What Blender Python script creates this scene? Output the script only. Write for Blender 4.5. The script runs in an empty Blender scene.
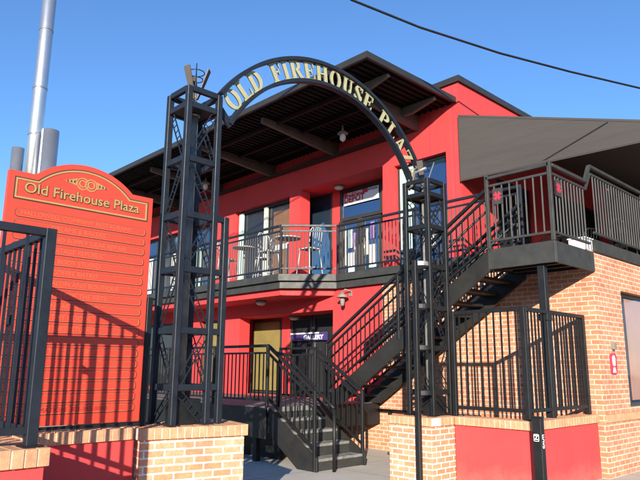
import bpy, bmesh, math, random
from mathutils import Vector, Matrix
from mathutils.geometry import tessellate_polygon
random.seed(7)
sc = bpy.context.scene
COL = sc.collection
PI = math.pi
rad = math.radians

# ------------------------------------------------------------------ materials
def newmat(name):
    m = bpy.data.materials.new(name); m.use_nodes = True
    nt = m.node_tree; b = nt.nodes['Principled BSDF']
    return m, nt, b
def ramp(nt, fac, stops):
    r = nt.nodes.new('ShaderNodeValToRGB'); e = r.color_ramp.elements
    e[0].position, e[0].color = stops[0][0], (*stops[0][1], 1)
    e[1].position, e[1].color = stops[-1][0], (*stops[-1][1], 1)
    for p, c in stops[1:-1]:
        k = e.new(p); k.color = (*c, 1)
    nt.links.new(fac, r.inputs[0]); return r.outputs[0]
def noise(nt, scale, detail=4, rough=.6, vec=None):
    n = nt.nodes.new('ShaderNodeTexNoise'); n.inputs['Scale'].default_value = scale
    n.inputs['Detail'].default_value = detail; n.inputs['Roughness'].default_value = rough
    if vec is None: vec = nt.nodes.new('ShaderNodeNewGeometry').outputs['Position']
    nt.links.new(vec, n.inputs['Vector']); return n.outputs['Fac']
def bump(nt, b, h, strength, dist):
    k = nt.nodes.new('ShaderNodeBump'); k.inputs['Strength'].default_value = strength
    k.inputs['Distance'].default_value = dist
    nt.links.new(h, k.inputs['Height']); nt.links.new(k.outputs[0], b.inputs['Normal'])
def mix(nt, fac, a, c, mode='MIX'):
    m = nt.nodes.new('ShaderNodeMix'); m.data_type = 'RGBA'; m.blend_type = mode
    for s, v in ((0, fac), (6, a), (7, c)):
        if isinstance(v, (int, float)): m.inputs[s].default_value = v
        elif isinstance(v, tuple): m.inputs[s].default_value = (*v, 1)
        else: nt.links.new(v, m.inputs[s])
    return m.outputs[2]
def plain(name, col, rough=.5, metal=0, var=.15, scale=3, bmp=0, spec=.5):
    m, nt, b = newmat(name)
    lo = tuple(c*(1-var) for c in col); hi = tuple(min(1, c*(1+var)) for c in col)
    nt.links.new(ramp(nt, noise(nt, scale, 6, .65), [(.3, lo), (.7, hi)]), b.inputs['Base Color'])
    rr = nt.nodes.new('ShaderNodeMapRange'); rr.inputs[3].default_value = max(0, rough-.1); rr.inputs[4].default_value = min(1, rough+.12)
    nt.links.new(noise(nt, scale*2.3, 3), rr.inputs[0]); nt.links.new(rr.outputs[0], b.inputs['Roughness'])
    b.inputs['Metallic'].default_value = metal
    b.inputs['Specular IOR Level'].default_value = spec
    if bmp: bump(nt, b, noise(nt, 60, 3), bmp, .01)
    return m
def wallvec(nt):
    g = nt.nodes.new('ShaderNodeNewGeometry')
    sp = nt.nodes.new('ShaderNodeSeparateXYZ'); nt.links.new(g.outputs['Position'], sp.inputs[0])
    sn = nt.nodes.new('ShaderNodeSeparateXYZ'); nt.links.new(g.outputs['True Normal'], sn.inputs[0])
    ab = nt.nodes.new('ShaderNodeMath'); ab.operation = 'ABSOLUTE'; nt.links.new(sn.outputs[0], ab.inputs[0])
    gt = nt.nodes.new('ShaderNodeMath'); gt.operation = 'GREATER_THAN'; gt.inputs[1].default_value = .7; nt.links.new(ab.outputs[0], gt.inputs[0])
    mx = nt.nodes.new('ShaderNodeMix'); nt.links.new(gt.outputs[0], mx.inputs[0])
    nt.links.new(sp.outputs[0], mx.inputs[2]); nt.links.new(sp.outputs[1], mx.inputs[3])
    c = nt.nodes.new('ShaderNodeCombineXYZ'); nt.links.new(mx.outputs[0], c.inputs[0]); nt.links.new(sp.outputs[2], c.inputs[1])
    return c.outputs[0]
def brickmat(name, c1, c2, mortar, roww=.0765, bw=.205, ms=.0105):
    m, nt, b = newmat(name)
    v = wallvec(nt)
    t = nt.nodes.new('ShaderNodeTexBrick'); nt.links.new(v, t.inputs['Vector'])
    t.inputs['Scale'].default_value = 1; t.inputs['Brick Width'].default_value = bw
    t.inputs['Row Height'].default_value = roww; t.inputs['Mortar Size'].default_value = ms
    t.inputs['Mortar Smooth'].default_value = .3; t.inputs['Bias'].default_value = -.1
    t.inputs['Color1'].default_value = (*c1, 1); t.inputs['Color2'].default_value = (*c2, 1)
    t.inputs['Mortar'].default_value = (*mortar, 1)
    n = ramp(nt, noise(nt, 2.2, 6, .7), [(.25, (.72, .66, .62)), (.75, (1.2, 1.15, 1.1))])
    n2 = ramp(nt, noise(nt, 38, 3, .6), [(.3, (.82, .8, .8)), (.7, (1.12, 1.12, 1.12))])
    c = mix(nt, 1.0, t.outputs['Color'], n, 'MULTIPLY'); c = mix(nt, 1.0, c, n2, 'MULTIPLY')
    # pale lime smears in patches
    sm = ramp(nt, noise(nt, 5.5, 5, .7), [(.58, (0, 0, 0)), (.75, (.45, .45, .45))])
    c = mix(nt, sm, c, (.62, .52, .45))
    so = ramp(nt, noise(nt, 1.6, 6, .75), [(.60, (0, 0, 0)), (.78, (.45, .45, .45))])
    c = mix(nt, so, c, (.16, .10, .08))
    nt.links.new(c, b.inputs['Base Color'])
    b.inputs['Roughness'].default_value = .85
    inv = nt.nodes.new('ShaderNodeMath'); inv.operation = 'SUBTRACT'; inv.inputs[0].default_value = 1
    nt.links.new(t.outputs['Fac'], inv.inputs[1])
    ad = nt.nodes.new('ShaderNodeMath'); ad.operation = 'MULTIPLY_ADD'; ad.inputs[1].default_value = .35
    nt.links.new(noise(nt, 45, 3), ad.inputs[0]); nt.links.new(inv.outputs[0], ad.inputs[2])
    bump(nt, b, ad.outputs[0], .6, .006)
    return m
def stucco(name, col, dark_line=True):
    m, nt, b = newmat(name)
    lo = tuple(c*.86 for c in col); hi = tuple(min(1, c*1.08) for c in col)
    c = ramp(nt, noise(nt, 1.1, 7, .7), [(.3, lo), (.7, hi)])
    # faint grey rain streaks
    g = nt.nodes.new('ShaderNodeNewGeometry'); mp = nt.nodes.new('ShaderNodeMapping')
    mp.inputs['Scale'].default_value = (6, 6, .35); nt.links.new(g.outputs['Position'], mp.inputs[0])
    st = ramp(nt, noise(nt, 1.0, 4, .6, mp.outputs[0]), [(.55, (0, 0, 0)), (.8, (.22, .22, .22))])
    c = mix(nt, st, c, (.38, .10, .09))
    sp = nt.nodes.new('ShaderNodeSeparateXYZ'); nt.links.new(g.outputs['Position'], sp.inputs[0])
    md = nt.nodes.new('ShaderNodeMath'); md.operation = 'MULTIPLY_ADD'; md.inputs[1].default_value = .7
    nt.links.new(noise(nt, 3.5, 6, .75), md.inputs[0]); nt.links.new(sp.outputs[2], md.inputs[2])
    dirt = ramp(nt, md.outputs[0], [(.30, (.55, .55, .55)), (.62, (0, 0, 0))])
    c = mix(nt, dirt, c, (.30, .17, .13))
    chips = ramp(nt, noise(nt, 26, 6, .8), [(.70, (0, 0, 0)), (.74, (.5, .5, .5))])
    c = mix(nt, chips, c, (.60, .22, .20))
    nt.links.new(c, b.inputs['Base Color']); b.inputs['Roughness'].default_value = .75
    bump(nt, b, noise(nt, 90, 4, .7), .35, .006)
    return m
def glassmat(name, tint=(.30, .36, .42), metal=.75, rough=.03):
    m, nt, b = newmat(name)
    nt.links.new(ramp(nt, noise(nt, 1.3, 2), [(.3, tuple(c*.8 for c in tint)), (.7, tint)]), b.inputs['Base Color'])
    b.inputs['Metallic'].default_value = metal; b.inputs['Roughness'].default_value = rough
    bump(nt, b, noise(nt, 1.7, 1), .12, .05)
    return m

M = {}
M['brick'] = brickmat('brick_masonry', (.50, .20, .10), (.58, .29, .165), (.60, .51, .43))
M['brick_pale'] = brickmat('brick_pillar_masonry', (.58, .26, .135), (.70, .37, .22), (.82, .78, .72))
M['coping'] = plain('coping_brick', (.55, .28, .15), .85, var=.25, scale=9, bmp=.4)
M['mortar'] = plain('mortar', (.66, .60, .52), .9, var=.12, scale=20, bmp=.4)
M['red'] = stucco('red_stucco', (.64, .042, .043))
M['red_low'] = stucco('red_low_wall_stucco', (.64, .055, .055))
M['signred'] = plain('sign_red', (.72, .055, .028), .42, var=.05, scale=2)
M['gold'] = plain('gold_paint', (.36, .24, .09), .45, var=.08, scale=30)
M['goldfaint'] = plain('faded_gold_paint', (.70, .20, .085), .5, var=.08, scale=30)
M['textdark'] = plain('dark_red_lettering', (.30, .03, .02), .5)
M['textfaint'] = plain('worn_sign_lettering', (.69, .115, .050), .5, var=.05, scale=30)
M['dark'] = plain('dark_outline_paint', (.05, .025, .02), .5)
M['letter'] = plain('cream_gold_letter', (.36, .33, .185), .55, var=.12, scale=18)
M['letterback'] = plain('letter_edge_green', (.07, .10, .07), .5)
M['black'] = plain('black_painted_steel', (.0095, .0105, .0115), .48, var=.35, scale=7, bmp=.08, spec=.4)
M['stairsteel'] = plain('dark_stair_steel', (.017, .0165, .015), .55, var=.35, scale=4, bmp=.1, spec=.4)
M['picket'] = plain('weathered_grey_picket', (.085, .083, .080), .5, var=.2)
M['blackblue'] = plain('blue_black_painted_steel', (.011, .015, .022), .5, var=.3, scale=6, bmp=.06, spec=.4)
M['grey'] = plain('charcoal_painted_steel', (.035, .036, .033), .55, var=.3, scale=4, bmp=.1)
M['stone'] = plain('galvanised_column', (.20, .185, .155), .6, metal=0, var=.3, scale=8)
M['concrete'] = None
M['steel'] = plain('brushed_steel', (.55, .56, .58), .32, metal=.85, var=.12, scale=.6)
M['bright'] = plain('worn_bare_metal', (.42, .38, .33), .35, metal=.7, var=.4, scale=14)
M['awning'] = None
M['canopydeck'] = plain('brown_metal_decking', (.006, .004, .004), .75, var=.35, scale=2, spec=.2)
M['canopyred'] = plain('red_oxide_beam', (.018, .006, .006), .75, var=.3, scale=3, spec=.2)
M['canopygrey'] = plain('taupe_painted_steel', (.095, .082, .070), .6, var=.15, scale=4)
M['fascia'] = plain('dark_bronze_fascia', (.024, .023, .022), .5, var=.2)
M['glass'] = glassmat('window_glass', (.10, .18, .30), .85)
M['glassdark'] = glassmat('dark_window_glass', (.05, .05, .055), .5, .05)
M['glassdoor'] = glassmat('door_glass', (.10, .17, .29), .8, .05)
M['frame'] = plain('dark_window_frame', (.035, .032, .03), .4)
M['frameal'] = plain('pale_window_frame', (.45, .47, .44), .45, var=.12)
M['curtain'] = plain('mint_curtain', (.42, .62, .58), .7, var=.12, scale=6)
M['yellow'] = plain('ochre_blind', (.19, .15, .045), .7, var=.12, scale=5)
M['whitemetal'] = plain('white_metal', (.42, .43, .43), .5, var=.06)
M['white'] = plain('white_paint', (.8, .8, .8), .5, var=.04)
M['bannerred'] = plain('banner_red', (.45, .03, .06), .5)
M['bannerblue'] = plain('banner_violet', (.05, .03, .14), .5)
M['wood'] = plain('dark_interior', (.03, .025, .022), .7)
M['brownbrick'] = brickmat('offcamera_brown_brick', (.26, .13, .08), (.32, .17, .10), (.30, .26, .22))
M['lampglass'] = plain('frosted_lamp_glass', (.62, .60, .55), .2, var=.1, scale=20)
M['greenpaint'] = plain('green_paint', (.08, .22, .12), .5)
M['pink'] = plain('offcamera_salmon_wall', (.50, .22, .16), .7, var=.1)
M['salmonreflect'] = glassmat('salmon_reflection', (.42, .25, .20), .15, .06)
M['brown'] = plain('brown_reflection', (.16, .085, .05), .6, var=.12)
M['reflectblue'] = plain('blue_reflection_sheet', (.03, .10, .24), .4, var=.25, scale=1.5)
M['purple'] = plain('violet_print', (.25, .16, .38), .6)

m, nt, b = newmat('concrete_paving')
g = nt.nodes.new('ShaderNodeNewGeometry')
big = ramp(nt, noise(nt, .7, 8, .7), [(.3, (.40, .37, .325)), (.7, (.54, .505, .44))])
fine = ramp(nt, noise(nt, 55, 4, .7), [(.3, (.82, .82, .82)), (.7, (1.1, 1.1, 1.1))])
c = mix(nt, 1.0, big, fine, 'MULTIPLY')
t = nt.nodes.new('ShaderNodeTexBrick'); nt.links.new(g.outputs['Position'], t.inputs['Vector'])
t.inputs['Scale'].default_value = 1; t.inputs['Brick Width'].default_value = 1.52; t.inputs['Row Height'].default_value = 1.52
t.inputs['Mortar Size'].default_value = .008; t.offset = 0
t.inputs['Color1'].default_value = t.inputs['Color2'].default_value = (1, 1, 1, 1); t.inputs['Mortar'].default_value = (.45, .43, .40, 1)
c = mix(nt, 1.0, c, t.outputs['Color'], 'MULTIPLY')
nt.links.new(c, b.inputs['Base Color']); b.inputs['Roughness'].default_value = .85
bump(nt, b, noise(nt, 80, 4, .7), .4, .005)
M['concrete'] = m
m, nt, b = newmat('asphalt')
nt.links.new(ramp(nt, noise(nt, 120, 3, .7), [(.3, (.035, .035, .035)), (.7, (.075, .073, .07))]), b.inputs['Base Color'])
b.inputs['Roughness'].default_value = .9; bump(nt, b, noise(nt, 140, 3), .6, .006)
M['asphalt'] = m
m, nt, b = newmat('charcoal_awning_fabric')
g = nt.nodes.new('ShaderNodeNewGeometry')
mp = nt.nodes.new('ShaderNodeMapping'); mp.inputs['Rotation'].default_value = (0, rad(28), 0); mp.inputs['Scale'].default_value = (.35, 1, 2.2)
nt.links.new(g.outputs['Position'], mp.inputs[0])
f1 = noise(nt, 1.1, 5, .55, mp.outputs[0])
nt.links.new(ramp(nt, f1, [(.3, (.052, .046, .043)), (.7, (.062, .055, .051))]), b.inputs['Base Color'])
b.inputs['Roughness'].default_value = .9
bump(nt, b, f1, .5, .12)
M['awning'] = m
m, nt, b = newmat('worn_stair_tread')
nt.links.new(ramp(nt, noise(nt, 9, 6, .7), [(.35, (.10, .10, .095)), (.65, (.26, .255, .235))]), b.inputs['Base Color'])
b.inputs['Roughness'].default_value = .7; bump(nt, b, noise(nt, 90, 3), .3, .004)
M['tread'] = m

# ------------------------------------------------------------------ helpers
def BM(): return bmesh.new()
def box(bm, x0, x1, y0, y1, z0, z1):
    if x0 > x1: x0, x1 = x1, x0
    if y0 > y1: y0, y1 = y1, y0
    if z0 > z1: z0, z1 = z1, z0
    v = [bm.verts.new(p) for p in ((x0,y0,z0),(x1,y0,z0),(x1,y1,z0),(x0,y1,z0),(x0,y0,z1),(x1,y0,z1),(x1,y1,z1),(x0,y1,z1))]
    for f in ((3,2,1,0),(4,5,6,7),(0,1,5,4),(1,2,6,5),(2,3,7,6),(3,0,4,7)): bm.faces.new([v[i] for i in f])
    return bm
def B(*a): return box(BM(), *a)
def beam(bm, p, q, w, h, up=(0,0,1)):
    p = Vector(p); q = Vector(q); d = (q-p).normalized(); up = Vector(up)
    s = d.cross(up)
    if s.length < 1e-4: s = d.cross(Vector((1,0,0)))
    s.normalize(); u = s.cross(d).normalized()
    vs = []
    for e in (p, q):
        for a, c in ((-1,-1),(1,-1),(1,1),(-1,1)): vs.append(bm.verts.new(e + s*a*w/2 + u*c*h/2))
    for f in ((0,1,2,3),(7,6,5,4),(0,4,5,1),(1,5,6,2),(2,6,7,3),(3,7,4,0)): bm.faces.new([vs[i] for i in f])
    return bm
def cyl(bm, p, q, r0, r1=None, n=16):
    r1 = r0 if r1 is None else r1
    p = Vector(p); q = Vector(q); d = (q-p).normalized()
    s = d.orthogonal().normalized(); u = d.cross(s)
    rings = []
    for e, r in ((p, r0), (q, r1)):
        rings.append([bm.verts.new(e + (s*math.cos(2*PI*i/n) + u*math.sin(2*PI*i/n))*r) for i in range(n)])
    for i in range(n):
        f = bm.faces.new([rings[0][i], rings[0][(i+1)%n], rings[1][(i+1)%n], rings[1][i]]); f.smooth = True
    bm.faces.new(rings[0][::-1]); bm.faces.new(rings[1])
    return bm
def lathe(bm, c, prof, n=20):
    rings = []
    for r, z in prof:
        rings.append([bm.verts.new((c[0]+r*math.cos(2*PI*i/n), c[1]+r*math.sin(2*PI*i/n), c[2]+z)) for i in range(n)])
    for a, b_ in zip(rings, rings[1:]):
        for i in range(n):
            f = bm.faces.new([a[i], a[(i+1)%n], b_[(i+1)%n], b_[i]]); f.smooth = True
    bm.faces.new(rings[0][::-1]); bm.faces.new(rings[-1])
    return bm
def tube(bm, pts, r, n=8):
    pts = [Vector(p) for p in pts]; rings = []
    for i, p in enumerate(pts):
        d = (pts[min(i+1, len(pts)-1)] - pts[max(i-1, 0)]).normalized()
        s = d.cross(Vector((0,0,1)))
        s = s.normalized() if s.length > 1e-3 else Vector((1,0,0)); u = s.cross(d).normalized()
        rings.append([bm.verts.new(p + (s*math.cos(2*PI*k/n)+u*math.sin(2*PI*k/n))*r) for k in range(n)])
    for a, b_ in zip(rings, rings[1:]):
        for i in range(n):
            f = bm.faces.new([a[i], a[(i+1)%n], b_[(i+1)%n], b_[i]]); f.smooth = True
    bm.faces.new(rings[0][::-1]); bm.faces.new(rings[-1]); return bm
def prism(bm, loops, fn, t0, t1):
    """outline (+ hole loops) of 2-D points, placed by fn(u, v, t) and given the thickness t0..t1"""
    flat = [p for l in loops for p in l]
    tris = tessellate_polygon([[Vector((p[0], p[1], 0)) for p in l] for l in loops])
    a = [bm.verts.new(fn(u, v, t0)) for u, v in flat]; c = [bm.verts.new(fn(u, v, t1)) for u, v in flat]
    for t in tris:
        try: bm.faces.new([a[i] for i in t]); bm.faces.new([c[i] for i in reversed(t)])
        except ValueError: pass
    k = 0
    for l in loops:
        n = len(l)
        for i in range(n):
            bm.faces.new([a[k+i], a[k+(i+1)%n], c[k+(i+1)%n], c[k+i]])
        k += n
    return bm
def part(name, bm, mat, parent=None, bev=0, mats=None, label=None):
    bmesh.ops.recalc_face_normals(bm, faces=bm.faces)
    me = bpy.data.meshes.new(name)
    lo = Vector((1e9,)*3); hi = -lo
    for v in bm.verts:
        for i in range(3): lo[i] = min(lo[i], v.co[i]); hi[i] = max(hi[i], v.co[i])
    c = (lo+hi)/2
    for v in bm.verts: v.co -= c
    bm.to_mesh(me); bm.free()
    for mm in (mats or [mat]): me.materials.append(mm)
    o = bpy.data.objects.new(name, me); COL.objects.link(o)
    o['_w'] = list(c)
    if parent is not None:
        o.parent = parent; o.location = c - Vector(parent['_w'])
    else: o.location = c
    if bev:
        md = o.modifiers.new('bevel', 'BEVEL'); md.width = bev; md.segments = 1; md.limit_method = 'ANGLE'
    if label: o['label'] = label
    return o
def tag(o, label, cat, group=None):
    o['label'] = label; o['category'] = cat
    if group: o['group'] = group
    return o
def thing(name, loc, label, cat, group=None):
    o = bpy.data.objects.new(name, None); COL.objects.link(o); o.location = loc; o['_w'] = list(loc)
    o.empty_display_size = .2
    return tag(o, label, cat, group)
def struct(name, bm, mat):
    o = part(name, bm, mat); o['kind'] = 'structure'; return o
def shared(name, me, mat_world, parent, group=None):
    o = bpy.data.objects.new(name, me); COL.objects.link(o); o['_w'] = list(mat_world)
    o.parent = parent; o.location = Vector(mat_world) - Vector(parent['_w']); return o
def textmesh(s, size, bold=0, ext=.002):
    cu = bpy.data.curves.new('t', 'FONT'); cu.body = s; cu.size = size; cu.extrude = ext; cu.offset = bold
    cu.align_x = 'CENTER'; cu.align_y = 'CENTER'; cu.resolution_u = 3
    o = bpy.data.objects.new('t', cu); COL.objects.link(o)
    dg = bpy.context.evaluated_depsgraph_get()
    me = bpy.data.meshes.new_from_object(o.evaluated_get(dg)); bpy.data.objects.remove(o)
    return me
def text(name, s, size, pos, right, parent, mat, bold=0, ext=.002, squeeze=1.0, label=None, up=(0,0,1)):
    me = textmesh(s, size, bold, ext)
    r = Vector(right).normalized(); u = Vector(up); n = r.cross(u)
    for v in me.vertices:
        v.co = r*v.co.x*squeeze + u*v.co.y + n*v.co.z
    me.materials.clear(); me.materials.append(mat)
    o = bpy.data.objects.new(name, me); COL.objects.link(o); o['_w'] = list(pos)
    o.parent = parent; o.location = Vector(pos) - Vector(parent['_w'])
    if label: o['label'] = label
    return o
def railing(root, A, Bp, hi, lo, top_h=.05, sp=.115, posts=(True, True), pw=.05, pk=.018, second=None, mat=None, over=0, post_over=.0, lo_h=.035, extra=None, pmat=None):
    """balustrade run: base points A, Bp (floor level), rails at heights, pickets, posts as separate parts"""
    mat = mat or M['black']
    A = Vector(A); Bp = Vector(Bp); d = Bp-A; L = math.hypot(d.x, d.y)
    part('top_rail', beam(BM(), A+Vector((0,0,hi-top_h/2)), Bp+Vector((0,0,hi-top_h/2)), .055, top_h), mat, root, .004)
    ptop = hi-top_h
    if second:
        part('middle_rail', beam(BM(), A+Vector((0,0,second)), Bp+Vector((0,0,second)), .035, .035), mat, root); ptop = second-.017
    part('bottom_rail', beam(BM(), A+Vector((0,0,lo)), Bp+Vector((0,0,lo)), .035, lo_h), mat, root)
    for k, (fl, P) in enumerate(zip(posts, (A, Bp))):
        if fl:
            z0 = P.z if not extra else P.z+extra
            part('post', box(BM(), P.x-pw/2, P.x+pw/2, P.y-pw/2, P.y+pw/2, z0, P.z+hi+post_over), mat, root, .004)
    n = max(1, int(round(L/sp)))
    h = ptop-(lo+.017)
    me = None
    for i in range(1, n):
        P = A + d*i/n + Vector((0,0,lo+.017+h/2))
        if me is None:
            o = part('picket', box(BM(), P.x-pk/2, P.x+pk/2, P.y-pk/2, P.y+pk/2, P.z-h/2, P.z+h/2), pmat or mat, root); me = o.data
        else: shared('picket', me, P, root)

# ------------------------------------------------------------------ setting
struct('ground', B(-160, 60, -60, 200, -.5, -.004), M['asphalt'])
struct('pavement', B(-40, 3.2, -1.2, 60, -.3, 0), M['concrete'])

# ------------------------------------------------------------------ walls with openings
def wall_grid(bm, axis, fix0, fix1, a0, a1, z0, z1, holes):
    """wall slab along an axis with rectangular holes (a0,a1,z0,z1)"""
    xs = sorted({a0, a1, *[h[0] for h in holes], *[h[1] for h in holes]})
    for i in range(len(xs)-1):
        p, q = xs[i], xs[i+1]; m_ = (p+q)/2
        hs = sorted([(h[2], h[3]) for h in holes if h[0] < m_ < h[1]])
        z = z0
        for (hz0, hz1) in hs + [(z1, z1)]:
            if hz0 > z + 1e-5:
                if axis == 'x': box(bm, p, q, fix0, fix1, z, hz0)
                else: box(bm, fix0, fix1, p, q, z, hz0)
            z = hz1
    bmesh.ops.remove_doubles(bm, verts=bm.verts, dist=1e-4)
    # drop faces shared by neighbouring blocks
    seen = {}
    for f in bm.faces: seen.setdefault(frozenset(v.index for v in f.verts), []).append(f)
    return bm
def window(parent, name, x0, x1, y, z0, z1, gl, mull=(), trans=(), fr=.05, fmat=None, axis='x', depth=.06):
    """framed glazing as a part with frame parented to it"""
    fmat = fmat or M['frame']
    if axis == 'x':
        p = part(name, B(x0+fr*.5, x1-fr*.5, y, y+.012, z0+fr*.5, z1-fr*.5), gl, parent)
        bm = BM()
        def bar(a0, a1, c0, c1, e=0): box(bm, a0, a1, y-depth/2-e, y+depth/2+e, c0, c1)
    else:
        p = part(name, B(y-.012, y, x0+fr*.5, x1-fr*.5, z0+fr*.5, z1-fr*.5), gl, parent)
        bm = BM()
        def bar(a0, a1, c0, c1, e=0): box(bm, y-depth/2-e, y+depth/2+e, a0, a1, c0, c1)
    bar(x0, x0+fr, z0, z1); bar(x1-fr, x1, z0, z1)
    bar(x0+fr, x1-fr, z0, z0+fr); bar(x0+fr, x1-fr, z1-fr, z1)
    for m_ in mull: bar(m_-fr/2, m_+fr/2, z0+fr, z1-fr, -.004)
    for t_ in trans: bar(x0+fr, x1-fr, t_-fr/2, t_+fr/2, .002)
    part('frame', bm, fmat, p)
    return p

# ------------------------------------------------------------------ red firehouse building
YU = 11.1; YL = 9.95; FL = 3.66; XC = -7.2
fh = thing('firehouse_building', (-13, 11, 0), 'bright red stucco two storey building with black flat canopy and balcony doors', 'building')
UH = [(-24.5, -16.5, FL, 6.2), (-15.42, -12.85, FL, 6.33), (-12.38, -9.42, FL, 6.42), (-9.06, -7.58, FL, 6.33)]
part('upper_front_wall', wall_grid(BM(), 'x', YU, YU+.34, -26, XC, FL, 7.86, UH), M['red'], fh)
part('side_wall', wall_grid(BM(), 'y', XC-.3, XC, YU+.341, 26, 3.5, 7.86, [(12.55, 14.2, FL, 6.0), (15.3, 18.4, FL, 6.2)]), M['red'], fh)
window(fh, 'dark_opening', 12.55, 14.2, XC-.1, FL, 6.0, M['glassdark'], mull=(13.4,), trans=(5.6,), fr=.08, axis='y')  # invented dark glazing that deepens the shade under the awning
window(fh, 'window', 15.3, 18.4, XC-.1, FL, 6.2, M['glassdark'], mull=(16.3, 17.4), fr=.08, axis='y')  # second dark opening, added to blacken the wall behind the railing
part('roof_edge', box(box(BM(), -26.1, XC+.06, YU-.06, YU+.34, 7.862, 8.0), XC-.3, XC+.06, YU+.341, 26, 7.862, 8.0), M['fascia'], fh)
part('roof', B(-26, XC-.302, YU+.342, 26, 7.6, 7.7), M['fascia'], fh)
# vertical control joints on the stucco
bm = BM(); box(bm, -7.37, -7.355, YU-.003, YU+.001, FL, 7.85); box(bm, -8.0, -7.985, YU-.003, YU+.001, 6.36, 7.4)
part('control_joint', bm, M['bannerred'], fh)
# recess of the balcony entrance
part('recess_ceiling', B(-13.4, -9.3, YU+.342, 12.2, 6.424, 6.52), M['red'], fh)
for a, c_ in ((-11.95, -11.66), (-10.12, -9.3), (-13.5, -12.95)): part('recess_pier', B(a, c_, 11.9, 12.05, FL, 6.42), M['red'], fh)
window(fh, 'window', -12.95, -11.95, 11.93, FL+.02, 6.42, M['glass'], fr=.07)
part('pane_sheet', prism(BM(), [[(-12.88, FL+.1), (-12.06, FL+.1), (-12.06, 5.05), (-12.32, 5.62), (-12.88, 5.45)]], lambda u, v, t: (u, t, v), 11.905, 11.92), M['reflectblue'], fh)  # blue sheet painted as the sky reflected in this pane
part('pane_sheet', B(-12.5, -12.1, 11.88, 11.90, FL+.1, 4.15), M['greenpaint'], fh)
# shop door unit with banner
dr = window(fh, 'door_transom', -11.66, -10.12, 11.93, 5.52, 6.42, M['glass'], fr=.09)
for (a, c_) in ((-11.57, -10.95), (-10.85, -10.2)):
    d = window(fh, 'door', a, c_, 11.94, FL+.02, 5.5, M['glassdoor'], fr=.085)
    part('handle', cyl(BM(), (c_-.12 if a < -11 else a+.12, 11.87, 4.45), (c_-.12 if a < -11 else a+.12, 11.87, 4.95), .014), M['bright'], d)
part('door_post', box(box(BM(), -11.66, -11.572, 11.86, 12.0, FL, 5.515), -10.948, -10.852, 11.86, 12.0, FL, 5.515), M['frame'], fh)
# blinds and merchandise behind/at the glass
bn = part('shop_banner', B(-11.48, -10.22, 11.872, 11.882, 5.93, 6.28), M['white'], fh)
part('banner_band', B(-11.48, -10.60, 11.862, 11.871, 6.17, 6.28), M['bannerred'], bn)
text('lettering', 'DEPOT', .235, (-11.08, 11.858, 6.07), (1,0,0), bn, M['bannerred'], .006, .003, 1.0)
text('small_lettering', 'THE COFFEE', .095, (-11.05, 11.852, 6.225), (1,0,0), bn, M['white'], .0015, .002, 1.05)
text('small_lettering', 'ANTIQUES', .085, (-10.42, 11.862, 6.225), (1,0,0), bn, M['bannerblue'], .001, .002, .85)
part('poster', B(-11.36, -11.14, 11.925, 11.93, 4.1, 4.62), M['white'], fh)
part('poster', B(-10.62, -10.38, 11.925, 11.93, 4.15, 4.75), M['white'], fh)
part('poster', B(-11.5, -11.40, 11.925, 11.93, 4.3, 5.3), M['frameal'], fh)
part('poster', B(-11.34, -11.2, 11.915, 11.92, 4.75, 5.3), M['curtain'], fh)
part('poster', B(-10.55, -10.42, 11.915, 11.92, 4.9, 5.35), M['purple'], fh)
part('poster', B(-11.2, -11.06, 11.925, 11.93, 4.7, 5.15), M['purple'], fh)
part('poster', B(-10.74, -10.64, 11.925, 11.93, 4.5, 5.2), M['frameal'], fh)
# big window beside the corner with curtain
window(fh, 'window', -9.06, -7.58, YU+.16, FL+.02, 6.33, M['glass'], mull=(-8.4,), fr=.06)
cu = BM()
n = 14
for i in range(n):
    a = -9.0 + .42*i/n; y0_ = YU+.135-.012*(i % 2)
    box(cu, a, a+.42/n-.002, y0_, y0_+.006, 4.3, 6.26)
part('curtain', cu, M['curtain'], fh)
part('poster', B(-8.35, -8.05, YU+.145, YU+.152, 4.3, 4.7), M['white'], fh)
# left windows
window(fh, 'window', -15.42, -12.85, YU+.2, FL+.02, 6.33, M['glassdark'], mull=(-14.05,), fr=.07)
part('window_post', B(-14.12, -13.98, YU+.10, YU+.165, FL+.1, 6.26), M['frameal'], fh)
part('window_post', B(-15.34, -15.16, YU+.10, YU+.165, FL+.1, 6.26), M['curtain'], fh)
part('reflected_wall', B(-13.75, -12.92, YU+.17, YU+.185, FL+.1, 6.05), M['brown'], fh)  # brown panel painted as a building's reflection in the glass
part('reflected_wall', B(-13.75, -12.92, YU+.155, YU+.169, 4.9, 5.05), M['frameal'], fh)
window(fh, 'window', -24.5, -16.5, YU+.2, FL+.02, 6.2, M['glass'], mull=tuple(-24.5+i*.8 for i in range(1, 10)), trans=(5.6,), fr=.07)
for i in range(9):
    a = -24.1+i*.8
    part('window_panel', B(a, a+.22, YU+.12, YU+.16, FL+.1, 5.5-.3*(i % 2)), (M['frameal'], M['white'], M['curtain'])[i % 3], fh)
# dark interior and floor behind upper openings
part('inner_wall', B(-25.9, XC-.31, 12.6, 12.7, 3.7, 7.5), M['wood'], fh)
part('upper_floor', B(-26, XC-.31, YU+.345, 12.59, 3.5, FL-.002), M['fascia'], fh)
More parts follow.
